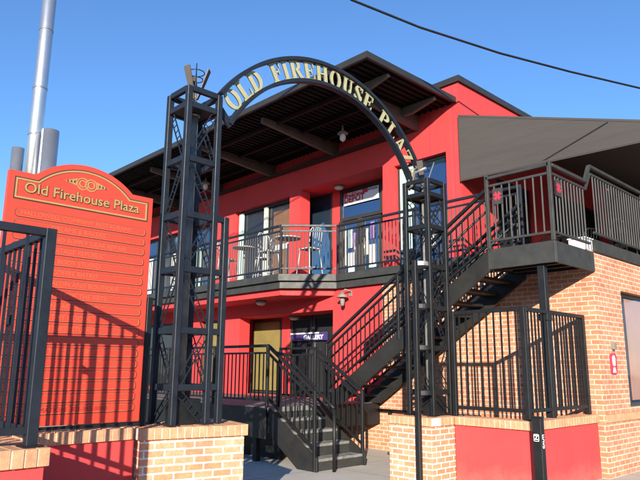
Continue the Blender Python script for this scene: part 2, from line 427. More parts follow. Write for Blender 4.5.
# lower storey
LH = [(-24, -16.2, 1.0, 2.9), (-15.35, -14.25, .93, 2.88), (-13.46, -9.96, .93, 2.885)]
part('lower_front_wall', wall_grid(BM(), 'x', YL, YL+.34, -26, -8.5, .92, 3.4, LH), M['red'], fh)
part('plinth', B(-26, -8.5, YL, YL+.34, 0, .919), M['brick'], fh)
part('recess_ceiling', B(-14.2, -9.7, YL+.342, 11.0, 2.888, 2.98), M['red'], fh)
for a, c_ in ((-12.6, -12.27), (-10.6, -9.7), (-14.3, -13.85)): part('recess_pier', B(a, c_, 10.7, 10.85, .93, 2.885), M['red'], fh)
w = window(fh, 'window', -13.85, -12.6, 10.73, .94, 2.88, M['glassdark'], fr=.07)
part('blind', B(-13.78, -12.70, 10.70, 10.722, .99, 2.80), M['yellow'], w)
w = window(fh, 'window', -15.35, -14.25, YL+.16, .94, 2.88, M['glassdark'], mull=(-14.8,), fr=.06)
part('blind', B(-15.28, -14.32, YL+.125, YL+.148, 1.2, 2.80), M['yellow'], w)
window(fh, 'window', -24, -16.2, YL+.16, 1.0, 2.9, M['glassdark'], mull=(-22, -20, -18), fr=.06)
for (a, c_) in ((-12.27, -11.45), (-11.43, -10.6)):
    d = window(fh, 'door', a, c_, 10.74, .94, 2.88, M['glassdark'], fr=.085)
    part('handle', cyl(BM(), (c_-.14 if a < -12 else a+.14, 10.66, 1.8), (c_-.14 if a < -12 else a+.14, 10.66, 2.2), .014), M['bright'], d)
bn = part('door_banner', B(-12.2, -10.85, 10.655, 10.665, 2.26, 2.46), M['bannerblue'], fh)
part('banner_stripe', B(-12.2, -11.15, 10.646, 10.654, 2.425, 2.46), M['white'], bn)
text('lettering', 'GALLERY', .15, (-11.35, 10.648, 2.335), (1,0,0), bn, M['white'], .005, .003, 1.15)
part('poster', B(-12.24, -12.15, 10.66, 10.672, 1.9, 2.35), M['yellow'], fh)
part('recess_floor', B(-15.4, -9.7, YL+.342, 11.09, .8, .919), M['tread'], fh)
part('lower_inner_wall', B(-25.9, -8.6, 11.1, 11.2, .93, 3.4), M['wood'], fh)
# canopy
CZ = 7.42
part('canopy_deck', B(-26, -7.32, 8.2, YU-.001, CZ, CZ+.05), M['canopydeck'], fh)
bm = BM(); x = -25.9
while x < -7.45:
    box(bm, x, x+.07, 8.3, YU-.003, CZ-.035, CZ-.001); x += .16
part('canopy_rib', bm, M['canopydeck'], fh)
bm = BM(); box(bm, -26, -7.26, 8.14, 8.199, CZ-.03, CZ+.10); box(bm, -7.319, -7.26, 8.2, YU-.001, CZ-.03, CZ+.10); box(bm, -26, -7.32, 8.2, YU-.01, CZ+.052, CZ+.095)
part('canopy_edge', bm, M['fascia'], fh)
for x in (-8.35, -10.95, -13.55, -16.2, -18.8, -21.4, -24):
    bm = BM()
    pr = [(8.55, CZ-.04), (8.55, CZ-.17), (YU-.002, CZ-.40), (YU-.002, CZ-.04)]
    prism(bm, [pr], lambda u, v, t: (t, u, v), x-.05, x+.05)
    part('canopy_bracket', bm, M['canopygrey'], fh, .004)
for y in (8.95, 9.75, 10.5):
    bm = BM()
    pr = [(-7.40, CZ-.04), (-7.40, CZ-.10), (-8.0, CZ-.24), (-8.28, CZ-.24), (-8.28, CZ-.04)]
    prism(bm, [pr], lambda u, v, t: (u, t, v), y-.04, y+.04)
    if y != 9.75: part('canopy_purlin', bm, M['canopygrey'], fh, .004)
    else: bm.free()
    for x0 in (-10.9, -13.5, -16.15, -18.75, -21.35, -23.95):
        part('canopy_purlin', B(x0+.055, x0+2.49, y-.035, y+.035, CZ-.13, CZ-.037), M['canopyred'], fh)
part('canopy_soffit_beam', B(-26, -8.42, YU-.18, YU-.004, CZ-.34, CZ-.395), M['fascia'], fh)
# balcony slab with bay
def poly_slab(pts, z0, z1): return prism(BM(), [pts], lambda u, v, t: (u, v, t), z0, z1)
bay = [(-26, 8.87), (-10.62, 8.87), (-9.72, 9.8), (-5.17, 9.8), (-5.17, YU-.002), (-26, YU-.002)]
bal = part('balcony', poly_slab(bay, 3.50, FL), M['grey'], fh, .006)
bay2 = [(-26, 8.95), (-10.66, 8.95), (-9.76, 9.86), (-5.3, 9.86), (-5.3, YL-.002), (-26, YL-.002)]
part('lower_fascia', poly_slab(bay2, 3.34, 3.497), M['grey'], bal, .004)
bay3 = [(-26, 9.05), (-10.75, 9.05), (-9.9, 9.93), (-9.9, YL-.003), (-26, YL-.003)]
part('soffit', poly_slab(bay3, 3.2, 3.337), M['red'], bal)

# ------------------------------------------------------------------ brick building
XB = -4.08
bb = thing('brick_building', (-6, 14, 0), 'orange brick ground floor building beneath the roof patio on the right', 'building')
BH = [(10.98, 12.9, 1.0, 2.92)]
part('side_wall', wall_grid(BM(), 'y', XB-.3, XB, YL+.3, 26, 0, 3.5, BH), M['brick'], bb)
part('front_wall', B(-8.498, XB, YL, YL+.299, 0, 3.499), M['brick'], bb)
w = window(bb, 'window', 10.98, 12.9, XB-.14, 1.0, 2.92, M['glass'], mull=(11.30,), fr=.06, axis='y')
part('window_panel', B(XB-.137, XB-.128, 11.46, 12.8, 1.1, 2.83), M['salmonreflect'], w)  # salmon panel painted as the pinkish reflection in this pane
part('window_post', B(XB-.137, XB-.11, 11.05, 11.17, 1.1, 2.85), M['frameal'], w)
part('patio_floor', B(-8.4, XB, YU+.002, 26, 3.502, 3.62), M['concrete'], bb)
part('patio_floor_edge', B(XB+.002, XB+.05, 9.98, 26, 3.47, 3.66), M['grey'], bb)
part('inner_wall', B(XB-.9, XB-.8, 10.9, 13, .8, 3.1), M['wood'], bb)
part('sill_course', B(XB+.002, XB+.03, 9.96, 26, .812, .927), M['coping'], bb)
part('dark_backdrop', B(-7.15, 2, 19.0, 19.2, 3.6, 7.0), M['wood'], bb)  # dark sheet added so the depth under the awning reads black
# fire plaque and box
pq = thing('fire_sign', (XB, 10.4, 1.55), 'small red plaque with white fire extinguisher shape on brick wall', 'sign')
def rrect(u0, u1, v0, v1, r, n=5):
    pts = []
    for (cx, cy, a0) in ((u1-r, v0+r, -90), (u1-r, v1-r, 0), (u0+r, v1-r, 90), (u0+r, v0+r, 180)):
        for i in range(n+1):
            a = rad(a0+90*i/n); pts.append((cx+r*math.cos(a), cy+r*math.sin(a)))
    return pts
def sidefn(u, v, t): return (t, u, v)
part('plate', prism(BM(), [rrect(10.29, 10.53, 1.53, 1.86, .05)], sidefn, XB+.001, XB+.015), M['bannerred'], pq)
part('symbol', prism(BM(), [rrect(10.355, 10.465, 1.66, 1.83, .05)], sidefn, XB+.016, XB+.02), M['white'], pq)
part('symbol', prism(BM(), [[(10.35, 1.56), (10.47, 1.56), (10.44, 1.64), (10.38, 1.64)]], sidefn, XB+.016, XB+.02), M['white'], pq)
kb = tag(part('key_box', prism(BM(), [rrect(10.385, 10.465, 1.92, 2.03, .02)], sidefn, XB+.001, XB+.06), M['stone'], None, .004), 'small grey metal key box above the red plaque on brick wall', 'key box')

# ------------------------------------------------------------------ awning
aw = thing('patio_awning', (-5, 12, 3.6), 'large charcoal fabric awning stretched above the roof patio', 'awning')
YA = YU-.05
def ztop(x): return 7.06 - (x+7.19)*.325
pan = [(-7.19, 5.54), (-2.2, 5.42), (-2.2, ztop(-2.2)), (-7.19, ztop(-7.19))]
part('end_panel', prism(BM(), [pan], lambda u, v, t: (u, t, v), YA-.02, YA), M['awning'], aw)
pan2 = [(-7.19, ztop(-7.19)-.03), (-2.2, ztop(-2.2)-.03), (-2.2, ztop(-2.2)), (-7.19, ztop(-7.19))]
bm = BM(); beam(bm, (-4.05, YA-.022, 5.97), (-5.35, YA-.022, 5.53), .028, .006, (0,1,0)); part('dark_line', bm, M['black'], aw)  # black strip drawn as the wire's shadow on the panel
bm = BM(); beam(bm, (-7.17, YA-.0225, 5.575), (-2.22, YA-.0225, 5.455), .03, .008, (0,1,0)); beam(bm, (-7.17, YA-.0225, ztop(-7.17)-.03), (-2.22, YA-.0225, ztop(-2.22)-.03), .03, .008, (0,1,0)); part('hem', bm, M['awning'], aw)
part('roof_sheet', prism(BM(), [pan2], lambda u, v, t: (u, t, v), YA+.001, 19.0), M['awning'], aw)
for x in (-5.6, -4.0, -2.3):
    part('awning_post', B(x-.04, x+.04, 18.2, 18.28, 3.62, ztop(x)-.04), M['black'], aw)
part('awning_beam', beam(BM(), (-7.18, YA+.035, 5.60), (-2.2, YA+.035, 5.48), .05, .05), M['black'], aw)
part('awning_post', B(-2.32, -2.24, YA+.07, YA+.15, 0, 5.42), M['black'], aw)

# ------------------------------------------------------------------ upper deck & stairs
dk = thing('stair_deck', (-4.6, 9.2, 3.1), 'grey steel landing deck at the top of the long stair', 'deck')
part('front_fascia', B(-5.14, -4.05, 8.60, 8.64, 3.13, 3.45), M['grey'], dk, .005)
part('side_fascia', B(-4.09, -4.05, 8.642, 9.945, 3.13, 3.45), M['grey'], dk, .005)
part('deck_floor', B(-5.16, -4.092, 8.642, 9.795, 3.38, 3.448), M['grey'], dk)
for y in (9.0, 9.35, 9.7):
    part('joist', B(-5.14, -4.10, y-.025, y+.025, 3.16, 3.378), M['black'], dk)
col = thing('deck_column', (-4.33, 8.72, 0), 'tall black square steel column holding the corner of the stair deck', 'column')
part('shaft', B(-4.385, -4.275, 8.665, 8.775, .92, 3.128), M['black'], col, .006)
part('bracket', B(-4.40, -4.26, 8.64, 8.80, 2.30, 2.40), M['black'], col, .004)
# long flight
st = thing('upper_staircase', (-7, 9.2, .92), 'long charcoal steel stair climbing right to the deck over brick wall', 'staircase')
X0, Z0, X1, Z1 = -8.78, .92, -5.141, 3.45
NR = 14; rise = (Z1-Z0)/NR; run = (X1-X0)/(NR-1)
sl = rise/run
def stringer(y):
    pts = [(X0-.12, Z0), (X0+.33, Z0), (X1, Z1-.34), (X1, Z1), (X0+.02, Z0+.09), (X0-.12, Z0+.0)]
    pts = [(X0-.06, Z0), (X0+.36, Z0), (X1, 3.10), (X1, Z1), (X0-.06, Z0+.10)]
    return prism(BM(), [pts], lambda u, v, t: (u, t, v), y-.02, y+.02)
part('stringer', stringer(8.62), M['stairsteel'], st, .004)
part('stringer', stringer(9.76), M['stairsteel'], st, .004)
for i in range(1, NR):
    x = X0+(i-1)*run; z = Z0+i*rise
    part('tread', B(x, x+run+.02, 8.642, 9.738, z-.05, z), M['stairsteel'], st, .004)
# lower flight
ls = thing('entrance_steps', (-8, 7.6, 0), 'short flight of worn grey steel steps rising left to the porch', 'staircase')
NL = 5; r2 = .92/NL; u2 = .30
for i in range(1, NL):
    x1 = -7.45-(i-1)*u2
    s = part('step', B(x1-u2+.002, x1, 7.10, 8.16, i*r2-.045, i*r2), M['tread'], ls, .006)
    part('riser', B(x1-.03, x1-.012, 7.10, 8.16, (i-1)*r2+.001, i*r2-.046), M['grey'], s)
part('riser', B(-8.68, -8.662, 7.10, 8.16, 4*r2+.001, .868), M['grey'], ls)
for y in (7.06, 8.18):
    pts = [(-7.40, 0), (-7.40, r2+.03), (-7.50, r2+.06), (-8.62, .915), (-8.62, .50), (-7.86, 0)]
    part('stringer', prism(BM(), [pts], lambda u, v, t: (u, t, v), y-.018, y+.018), M['stairsteel'], ls, .004)
# porch
po = thing('entrance_porch', (-13, 8.5, 0), 'raised porch floor with black fascia and shade sheet beneath the red lower front', 'porch')
part('floor', B(-26, -8.64, 7.04, YL-.002, .84, .92), M['tread'], po)
part('fascia', B(-26, -8.64, 7.0, 7.038, .40, .915), M['black'], po, .004)
part('end_fascia', B(-8.638, -8.6, 8.22, YL-.003, .50, .915), M['black'], po)
for x in (-9.0, -11, -13, -15, -17, -19):
    part('leg', B(x-.05, x+.05, 7.06, 7.16, 0, .838), M['black'], po)
part('shade_sheet', B(-26, -8.8, 7.5, 7.55, 0, .838), M['black'], po)  # black sheet painting the darkness under the porch

# railings ----------------------------------------------------------
def lerp(a, c_, t): return tuple(a[i]+(c_[i]-a[i])*t for i in range(3))
r = thing('guard_railing', (-5, 9.8, FL), 'black balcony railing along the walkway right of the angled bay', 'railing')
def balrail(root, a, c_, posts): railing(root, a, c_, 1.13, .12, second=.98, sp=.092, posts=posts, mat=M['blackblue'], pw=.05, pk=.015, pmat=M['picket'])
balrail(r, (-7.55, 9.84, FL), (-5.2, 9.84, FL), (True, True)); balrail(r, (-9.70, 9.84, FL), (-7.55, 9.84, FL), (True, False))
r = thing('guard_railing', (-10.2, 9.3, FL), 'short diagonal piece of railing across the corner of the balcony bay', 'railing')
balrail(r, (-10.60, 8.92, FL), (-9.73, 9.81, FL), (True, False))
r = thing('guard_railing', (-14, 8.9, FL), 'long balcony railing left of the bay, running behind the left tower', 'railing')
for a, c_ in ((-20.6, -17.3), (-17.3, -14), (-14, -10.64)):
    balrail(r, (a, 8.92, FL), (c_, 8.92, FL), (True, False))
def deckrail(root, a, c_, posts, hi=1.19, sp=.112, **k): railing(root, a, c_, hi, .13, second=hi-.16, sp=sp, posts=posts, mat=M['grey'], pw=.055, pk=.017, pmat=M['picket'], **k)
r = thing('deck_railing', (-4.6, 8.6, 3.45), 'grey steel railing on the left-facing front edge of the stair deck', 'railing')
deckrail(r, (-5.13, 8.62, 3.45), (-4.07, 8.62, 3.45), (True, True), post_over=.02, sp=.133)
def emblem(root, o, right):
    rt = Vector(right); nn = rt.cross(Vector((0,0,1))); o = Vector(o)
    def fn(u, v, t): return tuple(o+rt*u+Vector((0,0,v))+nn*t)
    p = part('emblem_plate', prism(BM(), [rrect(-.085, .085, -.13, .13, .01)], fn, .013, .019), M['grey'], root)
    bm = BM()
    for k in range(4):
        a = k*PI/2+PI/4; ca, sa = math.cos(a), math.sin(a)
        q = [(0.008*ca-.0*sa, .008*sa), (.075*ca-.035*sa, .075*sa+.035*ca), (.062*ca, .062*sa), (.075*ca+.035*sa, .075*sa-.035*ca)]
        q = [(.005*ca+.012*sa, .005*sa-.012*ca), (.075*ca+.038*sa, .075*sa-.038*ca), (.066*ca, .066*sa), (.075*ca-.038*sa, .075*sa+.038*ca), (.005*ca-.012*sa, .005*sa+.012*ca)]
        prism(bm, [q], fn, .0195, .023+.0007*k)
    part('cross_emblem', bm, M['bannerred'], p)
emblem(r, (-4.93, 8.61, 4.28), (1,0,0))
r = thing('deck_railing', (-4.07, 9.3, 3.45), 'grey steel railing on the right side edge of the stair deck', 'railing')
deckrail(r, (-4.07, 8.68, 3.45), (-4.07, 9.86, 3.45), (False, False))
part('top_rail', beam(BM(), (-4.07, 9.86, 4.615), (-4.07, 10.06, 4.92), .055, .05), M['grey'], r)
part('middle_rail', beam(BM(), (-4.07, 9.86, 4.48), (-4.07, 10.06, 4.77), .035, .035), M['grey'], r)
emblem(r, (-4.06, 8.83, 4.28), (0,1,0))
r = thing('deck_railing', (-4.07, 12, 3.66), 'grey steel railing along the roof patio above the brick side wall', 'railing')
for a, c_ in ((10.06, 12.4), (12.4, 14.7), (14.7, 17)):
    deckrail(r, (-4.07, a, 3.66), (-4.07, c_, 3.66), (False, True), hi=1.285)
# stair rails
def offs(x): return Z0+(x-X0)*sl
for y, lab in ((8.62, 'black sloping railing on the outer side of the long stair'), (9.74, 'black sloping railing on the wall side of the long stair')):
    r = thing('stair_railing', (-7, y, 2), lab, 'railing')
    for a, c_, ps in ((-8.80, -7.0, (True, False)), (-7.0, -5.16, (True, False))):
        railing(r, (a, y, offs(a)+.13), (c_, y, offs(c_)+.13), 1.06, .14, second=.90, sp=.115, posts=ps, pw=.05, pk=.018, mat=M['black'], extra=-.1)
    part('handrail', tube(BM(), [(-8.9, y+(.07 if y < 9 else -.07), offs(-8.9)+.86), (-5.2, y+(.07 if y < 9 else -.07), offs(-5.2)+.86)], .02), M['black'], r)
# porch + entrance step rails
r = thing('porch_railing', (-12, 7.04, .92), 'black railing along the front edge of the entrance porch', 'railing')
for a, c_ in ((-17.9, -15), (-15, -12), (-12, -10.3), (-10.3, -8.66)):
    railing(r, (a, 7.04, .92), (c_, 7.04, .92), 1.08, .12, second=.93, sp=.115, posts=(True, c_ > -9), pw=.05, pk=.018)
for y, a0, lab in ((7.06, -8.66, 'black sloping railing left of the entrance steps, nearest the left pillar'), (8.18, -8.66, 'black sloping railing right of the entrance steps with level top part')):
    r = thing('steps_railing', (-8, y, .3), lab, 'railing')
    railing(r, (a0, y, .92), (-7.47, y, .17), 1.07, .16, second=.92, sp=.115, posts=(y > 8, True), pw=.05, pk=.018, extra=-.17)
    if y > 8:
        railing(r, (-9.66, y, .92), (a0, y, .92), 1.07, .16, second=.92, sp=.115, posts=(True, False), pw=.05, pk=.018)
r = thing('handrail', (-7.3, 7.36, 0), 'slim black middle handrail with a single round post before the steps', 'handrail')
part('post', cyl(BM(), (-7.27, 7.30, 0), (-7.27, 7.30, .95), .028), M['black'], r)
part('rail', tube(BM(), [(-8.75, 7.34, 1.86), (-8.55, 7.34, 1.83), (-7.36, 7.30, 1.02), (-7.27, 7.30, .96)], .024, 10), M['black'], r)
part('post', cyl(BM(), (-8.7, 7.34, .92), (-8.7, 7.34, 1.85), .022), M['black'], r)
r = thing('wall_handrail', (-8, 9.9, 1), 'black handrail fixed on the brick wall right of the entrance steps', 'handrail')
part('rail', tube(BM(), [(-8.58, 9.86, .78), (-6.2, 9.86, .78)], .025, 8), M['black'], r)
for x in (-8.3, -7.3, -6.4):
    part('bracket', B(x-.02, x+.02, 9.86, 9.949, .70, .77), M['black'], r)

# ------------------------------------------------------------------ low walls, pillars, fences
def coping(root, a, c_, wid, z0, h, nrm, pitch=.078):
    """row of upright bricks along a->c_, overhanging by nrm"""
    a = Vector((*a, 0)); c_ = Vector((*c_, 0)); d = (c_-a); L = d.length; d.normalize(); s = Vector((-d.y, d.x, 0))*nrm
    bm = BM(); n = int(L/pitch); p = L/n
    for i in range(n):
        g_ = .0045; j = random.uniform(-.003, .003)
        P = a+d*(i*p+g_); Q = a+d*((i+1)*p-g_)
        pts = [P+s*j, Q+s*j, Q+s*wid, P+s*wid]; top = z0+h+random.uniform(-.003, .003)
        vs = [bm.verts.new((q.x, q.y, z0)) for q in pts]+[bm.verts.new((q.x, q.y, top)) for q in pts]
        for f in ((3,2,1,0),(4,5,6,7),(0,1,5,4),(1,2,6,5),(2,3,7,6),(3,0,4,7)): bm.faces.new([vs[k] for k in f])
    part('coping', bm, M['coping'], root, .003)
    bm = BM(); P, Q = a+s*.006, c_+s*.006; e = s*(wid-.012)
    pts = [P+d*.003, Q-d*.003, Q-d*.003+e, P+d*.003+e]
    prism(bm, [[(q.x, q.y) for q in pts]], lambda u, v, t: (u, v, t), z0+.002, z0+h-.006)
    part('mortar_bed', bm, M['mortar'], root)
# right enclosure
lw = thing('patio_wall', (-4.6, 8.4, 0), 'low bright red stucco wall topped with upright bricks below the right fence', 'wall')
bm = BM(); box(bm, -5.40, -4.20, 7.90, 8.12, 0, .81); box(bm, -4.40, -4.20, 8.121, YL-.002, 0, .81)
part('body', bm, M['red_low'], lw)
coping(lw, (-5.38, 7.86), (-4.165, 7.86), .30, .812, .115, 1)
coping(lw, (-4.165, 8.165), (-4.165, YL-.01), .28, .812, .115, 1)
part('corner_joint', B(-4.199, -4.196, 7.93, 7.945, .02, .80), M['mortar'], lw)
pl = thing('brick_pillar', (-5.8, 7.7, 0), 'pale sunlit brick pillar carrying the right arch tower', 'pillar')
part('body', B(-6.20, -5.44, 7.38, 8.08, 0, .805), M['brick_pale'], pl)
coping(pl, (-6.23, 7.35), (-5.41, 7.35), .215, .807, .115, 1)
coping(pl, (-5.41, 7.57), (-5.41, 8.11), .215, .807, .115, 1)
part('core', B(-6.225, -5.63, 7.57, 8.105, .807, .918), M['coping'], pl)
# left enclosure
LP = [(-5.96, 3.2), (-5.67, 4.36)]
def rot_box(L, R, depth, z0, z1, ins=0):
    L = Vector(L); R = Vector(R); d = (R-L).normalized(); nn = Vector((-d.y, d.x))
    a = L+d*ins+nn*ins; b_ = R-d*ins+nn*ins; c2 = R-d*ins+nn*(depth-ins); e = L+d*ins+nn*(depth-ins)
    return prism(BM(), [[tuple(a), tuple(b_), tuple(c2), tuple(e)]], lambda u, v, t: (u, v, t), z0, z1)
lp = thing('brick_pillar', (-6.2, 3.9, 0), 'orange brick pillar carrying the left arch tower beside the red directory board', 'pillar')
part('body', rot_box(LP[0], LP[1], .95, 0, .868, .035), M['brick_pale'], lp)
coping(lp, LP[0], LP[1], .95, .87, .115, 1, .076)
sw = thing('sign_wall', (-6.2, 2.4, 0), 'low red wall with brick top under the directory board, crossed by fence shadows', 'wall')
part('body', B(-6.35, -6.12, 1.78, 3.24, 0, .868), M['red_low'], sw)
coping(sw, (-6.09, 1.80), (-6.09, 3.22), .29, .87, .115, 1)
# left front fence wall
FX, FY = -4.63, 1.67
fw = thing('fence_wall', (-4.7, .5, 0), 'low red wall with brick top carrying the fence at the left edge', 'wall')
bm = BM(); box(bm, FX-.16, FX+.10, -2.5, FY+.07, 0, .928); box(bm, -6.35, FX-.161, FY-.16, FY+.07, 0, .928)
part('body', bm, M['red_low'], fw)
coping(fw, (FX+.13, -2.5), (FX+.13, FY+.10), .32, .93, .12, 1, .085)
coping(fw, (FX-.195, FY+.10), (-6.34, FY+.10), .30, .93, .12, 1, .085)
f = thing('iron_fence', (FX, .4, 1.05), 'black iron fence in the left foreground, its corner post before the directory board', 'fence')
def fence(root, a, c_, z, top, posts, sp=.115, pw=.06):
    railing(root, (*a, z), (*c_, z), top-z, .11, top_h=.06, sp=sp, posts=posts, pw=pw, pk=.02, lo_h=.05, mat=M['blackblue'])
fence(f, (FX, -2.4), (FX, -.35), 1.05, 2.59, (True, True), sp=.155); fence(f, (FX, -.35), (FX, FY), 1.05, 2.59, (False, True), pw=.075, sp=.155)
part('base_plate', B(FX-.07, FX+.07, FY-.07, FY+.07, 1.051, 1.063), M['black'], f)
f = thing('iron_fence', (-5.5, FY, 1.05), 'black iron fence running back from the left corner post toward the directory board', 'fence')
fence(f, (-6.3, FY), (FX-.04, FY), 1.05, 2.59, (True, False))
part('emblem', prism(BM(), [[(.06*math.cos(i*PI/4)*(1 if i % 2 else .5), .06*math.sin(i*PI/4)*(1 if i % 2 else .5)) for i in range(8)]], lambda u, v, t: (-5.3+u, t, 1.95+v), FY-.02, FY-.005), M['black'], f)
f = thing('iron_fence', (-4.9, 8.0, .93), 'black iron fence on the right red wall, section beside the right tower', 'fence')
FR = .93
def fence2(root, a, c_, posts, pw=.065, sp=.096): railing(root, (*a, FR), (*c_, FR), 2.45-FR, .12, top_h=.055, sp=sp, posts=posts, pw=pw, pk=.02, lo_h=.05, mat=M['black'])
fence2(f, (-5.44, 7.99), (-4.29, 7.99), (True, True), sp=.115)
f = thing('iron_fence', (-4.28, 9, .93), 'black iron fence on the right red wall, section running back to the brick building', 'fence')
fence2(f, (-4.29, 8.03), (-4.29, 9.86), (False, True))
# black post box in front of the wall with stickers
bp = thing('gate_post', (-4.05, 7.95, 0), 'squat black steel post with white stickers against the right red wall', 'post')
part('shaft', B(-4.12, -4.0, 7.74, 7.84, 0, .99), M['black'], bp, .006)
part('cap', B(-4.125, -3.995, 7.735, 7.845, .991, 1.005), M['black'], bp)
sk = part('sticker', prism(BM(), [rrect(-4.102, -4.030, .70, .79, .012), rrect(-4.096, -4.036, .706, .784, .009)[::-1]], lambda u, v, t: (u, t, v), 7.7365, 7.739), M['white'], bp)
text('lettering', 'Z', .075, (-4.066, 7.7355, .745), (1,0,0), sk, M['white'], .002, .001)
text('lettering', 'CAUTI', .06, (-3.998, 7.79, .70), (0,0,1), bp, M['white'], .002, .001, 1.0, up=(0,-1,0))

# ------------------------------------------------------------------ towers
def tower(name, x, y, z0, rungs, label, col_mat, steel, side, W=.45, short_top=None, short_z0=None, down=0):
    t = thing(name, (x-W/2, y+W/2, z0), label, 'tower', 'lattice towers of the entrance arch')
    lw_ = .068; top = rungs[-1]
    corners = [(x, y), (x-W, y), (x-W, y+W), (x, y+W)]
    for (cx, cy) in corners:
        lg = part('leg', B(cx-lw_/2, cx+lw_/2, cy-lw_/2, cy+lw_/2, z0, top+.02), steel, t, .005)
        part('base_plate', B(cx-.065, cx+.065, cy-.065, cy+.065, z0+.001, z0+.014), steel, lg)
    for z in rungs:
        bm = BM(); h = .035; e = lw_/2+.001; w2 = .025
        box(bm, x-W+e, x-e, y-w2, y+w2, z-h, z+h); box(bm, x-W+e, x-e, y+W-w2, y+W+w2, z-h, z+h)
        box(bm, x-w2, x+w2, y+e, y+W-e, z-h, z+h); box(bm, x-W-w2, x-W+w2, y+e, y+W-e, z-h, z+h)
        part('cross_bar', bm, steel, t, .004)
    def ladder(p, q, nrm):
        bm = BM(); p = Vector(p); q = Vector(q); d = (q-p).normalized(); s = d.cross(Vector(nrm)).normalized()*.036
        beam(bm, p+s, q+s, .012, .012, nrm); beam(bm, p-s, q-s, .012, .012, nrm)
        L = (q-p).length; k = int(L/.085)
        for i in range(1, k): c0 = p+d*L*i/k; beam(bm, c0+s, c0-s, .008, .008, nrm)
        part('lattice_brace', bm, steel, t)
    zs = [z0]+list(rungs[:-1])
    for i in range(len(zs)-1):
        a, c_ = zs[i]+.05, zs[i+1]-.05; fl = i % 2
        e = .06
        for k, (P, Q, nn) in enumerate((((x-W+e, y), (x-e, y), (0,1,0)), ((x, y+e), (x, y+W-e), (1,0,0)), ((x-W+e, y+W), (x-e, y+W), (0,1,0)), ((x-W, y+e), (x-W, y+W-e), (1,0,0)))):
            if (fl + k) % 2: P, Q = Q, P
            if k < 2 or (k == 2 and fl): ladder((*P, a), (*Q, c_), nn)
    cx, cy = x-W/2, y+W/2
    c = part('centre_pipe', cyl(BM(), (cx, cy, z0), (cx, cy, rungs[-2]), .05, n=20), col_mat, t)
    part('pipe_collar', cyl(BM(), (cx, cy, rungs[-2]-.05), (cx, cy, rungs[-2]-.02), .07, n=20), M['bright'], c)
    part('top_plate', B(x-W+.03, x-.03, y+.03, y+W-.03, rungs[-2]-.02, rungs[-2]-.005), steel, t)
    part('uplight', lathe(BM(), (cx, cy, rungs[-2]), [(.03, 0), (.045, .02), (.035, .09), (.05, .13), (.02, .15)], 16), M['lampglass'], t)
    # control box at foot
    part('junction_box', B(cx-.02, cx+.18, cy-.16, cy+.16, z0, z0+.27), M['black'], t, .005)
    # torch: three flared plates, ring and spike
    tz = top+.0
    tr = part('torch_stem', cyl(BM(), (cx, cy, rungs[-2]+.14), (cx, cy, tz+.08), .022), M['bright'], t)
    rt = Vector((.72, .69, 0)); fw_ = Vector((-.69, .72, 0))
    for k, a in enumerate((0, 120, 240)):
        dd = Vector((math.cos(rad(a+43)), math.sin(rad(a+43)), 0)); ss = Vector((-dd.y, dd.x, 0))
        bm = BM(); c0 = Vector((cx, cy, tz-.02))
        pts = []
        for (rr, zz, ww) in ((.02, 0, .022), (.10, .22, .045), (.155, .38, .05)):
            for sgn in (-1, 1):
                for th in (0, .014): pts.append(bm.verts.new(c0+dd*(rr+th)+Vector((0,0,zz))+ss*sgn*ww))
        for i in (0, 4):
            a0, a1, a2, a3 = pts[i:i+4]; b0, b1, b2, b3 = pts[i+4:i+8]
            for q in ((a0,b0,b2,a2), (a1,a3,b3,b1), (a0,a1,b1,b0), (a2,b2,b3,a3)): bm.faces.new(q)
        bm.faces.new((pts[0], pts[2], pts[3], pts[1])); bm.faces.new((pts[8], pts[9], pts[11], pts[10]))
        part('torch_plate', bm, M['canopygrey'], t)
    for zz, rr in ((.24, .085), (.33, .10)):
        part('torch_ring', tube(BM(), [(cx+rr*math.cos(i*PI/10), cy+rr*math.sin(i*PI/10), tz+zz) for i in range(21)], .006, 6), steel, t)
    part('torch_spike', cyl(BM(), (cx, cy, tz), (cx, cy, tz+.46), .012, .006), steel, t)
    # short side frame
    sy, sx, stop, szo = short_top
    part('side_post', B(sx-.035, sx+.035, sy-.035, sy+.035, szo, stop), steel, t, .005)
    yy = (y+W+.036, sy-.036) if sy > y else (sy+.036, y-.036)
    for k, z in enumerate([stop-.035]+[z for z in rungs if z < stop-.3]):
        bm = BM()
        if side == 'curved':
            pts = [(sx+.10*math.sin(PI*i/10), yy[0]+(yy[1]-yy[0])*i/10) for i in range(11)]
            pts2 = [(px-.035, py) for px, py in reversed(pts)]
            prism(bm, [pts+pts2], lambda u, v, tt: (u, v, tt), z-.03, z+.03)
            part('curved_bar', bm, M['bright'] if k < 1 else steel, t)
        else:
            box(bm, sx-.025, sx+.025, yy[0], yy[1], z-.035, z+.035); part('side_bar', bm, steel, t, .004)
    return t
LZ = .987
lr = [1.38, 1.99, 2.67, 3.297, 3.96, 4.62, 4.82]
tower('arch_tower', -5.99, 3.59, LZ, lr, 'tall navy black lattice tower on the left brick pillar', M['stone'], M['blackblue'], 'straight', W=.42, short_top=(4.17, -5.99, 3.34, LZ))
rr_ = [1.26, 1.90, 2.50, 3.13, 3.76, 4.28, 4.50]
tower('arch_tower', -5.60, 7.66, .925, rr_, 'grey lattice tower on the right brick pillar before the long stair', M['stone'], M['black'], 'curved', W=.43, short_top=(7.30, -5.60, 3.17, 0))

